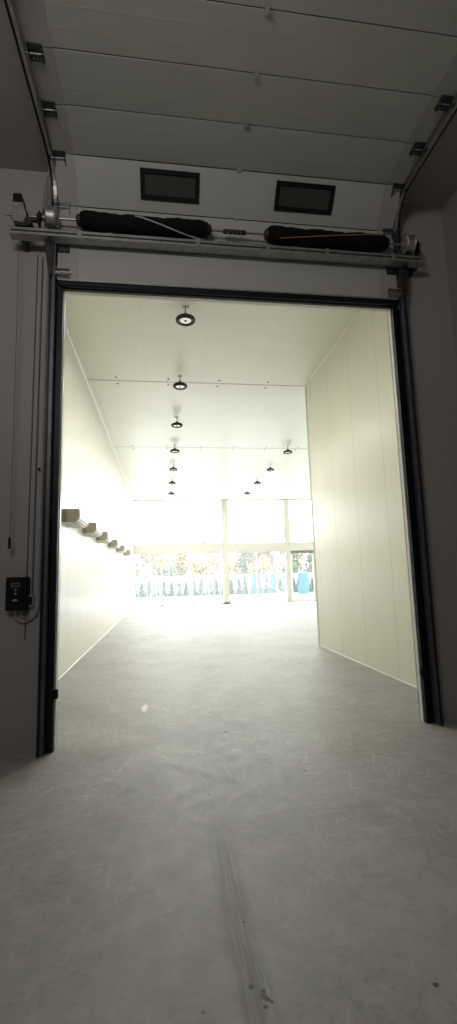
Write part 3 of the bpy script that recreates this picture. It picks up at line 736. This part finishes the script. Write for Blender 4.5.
tree(7.0, 38.2, 4.9, 1.3, M_leafg, 'green tree behind the yard wall, right of the left post')
tree(9.6, 40, 5.0, 1.3, M_leafo, 'reddish tree behind the yard wall, above the blue rack')
tree(12.0, 38.0, 4.7, 1.3, M_leafy, 'yellowish tree behind the yard wall at the right')
tree(14.8, 40, 4.6, 1.4, M_leafg, 'green tree behind the yard wall at the far right')
for k, (x, y, hh, c_, mt, lb) in enumerate(((-2.6, 34.9, 3.0, 1.3, M_leafy, 'low yellowish tree just behind the yard wall at the far left'), (.4, 34.9, 2.9, 1.2, M_leafg, 'low green tree just behind the yard wall, between the first two tall trees'), (3.1, 34.8, 3.3, 1.2, M_leafy, 'low yellowish tree just behind the yard wall, hidden in part by the left post'), (5.6, 34.8, 3.0, 1.1, M_leafy, 'low pale tree just behind the yard wall, right of the left post'), (8.4, 34.8, 3.1, 1.2, M_leafy, 'low pale tree just behind the yard wall, above the blue rack'), (10.6, 34.8, 2.8, 1.0, M_leafg, 'low green tree just behind the yard wall, left of the glazed door'), (13.6, 34.8, 3.0, 1.2, M_leafy, 'low pale tree just behind the yard wall at the right edge'))):
    tree(x, y, hh, c_, mt, lb, 2600, .06)
def staked(x, y, label):
    r = empty('staked_tree', (x, y, -.03), label, 'young tree')
    b = MB().tube([(0, 0, 0), (.03, 0, 1.3), (-.02, 0, 2.8)], [.06, .05, .03], 8)
    for k in range(7):
        a = k*2.4; b.tube([(0, 0, 1.7+k*.12), (.35*math.cos(a), .35*math.sin(a), 2.2+k*.14), (.55*math.cos(a+.2), .55*math.sin(a+.2), 2.7+k*.13)], [.025, .015, .005], 6)
    b.build('trunk', M_bark, r)
    for k in range(3):
        a = k*2.094+.5; MB().tube([(.62*math.cos(a), .62*math.sin(a), 0), (.06*math.cos(a), .06*math.sin(a), 1.35)], .035, 8).build('stake', M_stake, r)
    pts = [(.38*math.cos(k*2.094+.5), .38*math.sin(k*2.094+.5), .5) for k in range(3)]
    b = MB()
    for k in range(3): b.tube([pts[k], pts[(k+1) % 3]], .022, 6)
    b.build('cross_tie', M_stake, r)
    def f():
        v = Vector((random.gauss(0, .4), random.gauss(0, .4), random.gauss(2.75, .35))); return v
    leaf_cloud(350, f, .07).build('leaves', M_leafy, r)
staked(3.05, 28.0, 'young tree held by three timber stakes, left of the left thick post')
staked(-.55, 28.0, 'young tree held by three timber stakes, near the left wall')
# blue rack in the yard
bx = empty('yard_rack', (6.9, 26.5, -.03), 'blue steel rack hung with blue tarpaulin in the yard behind the windows', 'rack')
MB().box((-1.0, -.04, 1.50), (1.30, .04, 1.60), bev=.006).build('top_rail', M_bluest, bx)
for x in (-1.0, .2, 1.26): MB().box((x-.03, -.03, 0), (x+.03, .03, 1.5)).build('post', M_bluest, bx)
for x0, x1, zb in ((-.97, -.45, .28), (.25, .62, .15)):
    vs = []; n = 12
    for i in range(n+1):
        for zz in (1.5, .9, zb+.05*math.sin(i)):
            x = x0+(x1-x0)*i/n; vs.append((x, .045*math.sin(i*1.5)*(1.6-zz)-.06, zz))
    k0 = len(vs); vs += [(a, b_+.012, c) for a, b_, c in vs]
    fs = []
    for i in range(n):
        for j in range(2):
            q = i*3+j; fs += [(q, q+1, q+4, q+3), (q+k0, q+3+k0, q+4+k0, q+1+k0)]
    MB().add(vs, fs, True).build('tarpaulin', M_blue, bx)
MB().tube([(-.4, -.08, 1.1), (.9, -.08, .35)], .025, 8).build('brace', M_pale, bx)
MB().tube([(-.9, -.08, .25), (1.25, -.08, .25)], .02, 8).build('brace', M_pale, bx)
b2 = empty('tarpaulin_stand', (9.55, 26.8, -.03), 'blue covered stand in the yard behind the glazed door', 'stand')
MB().box((-.32, -.25, .12), (.32, .25, 1.62), bev=.05).build('cover', M_blue, b2)
for x in (-.28, .28):
    for y in (-.2, .2): MB().tube([(x, y, 0), (x, y, .14)], .025, 8).build('leg', M_pale, b2)
ple = empty('lamp_post', (8.0, 44.0, -.03), 'thin pale lamp post standing behind the trees', 'lamp post')
MB().tube([(0, 0, 0), (0, 0, 5.8)], [.06, .04], 8).build('pole', M_pale, ple)
MB().box((-.35, -.05, 5.76), (.1, .05, 5.84), bev=.01).build('lamp_head', M_pale, ple)
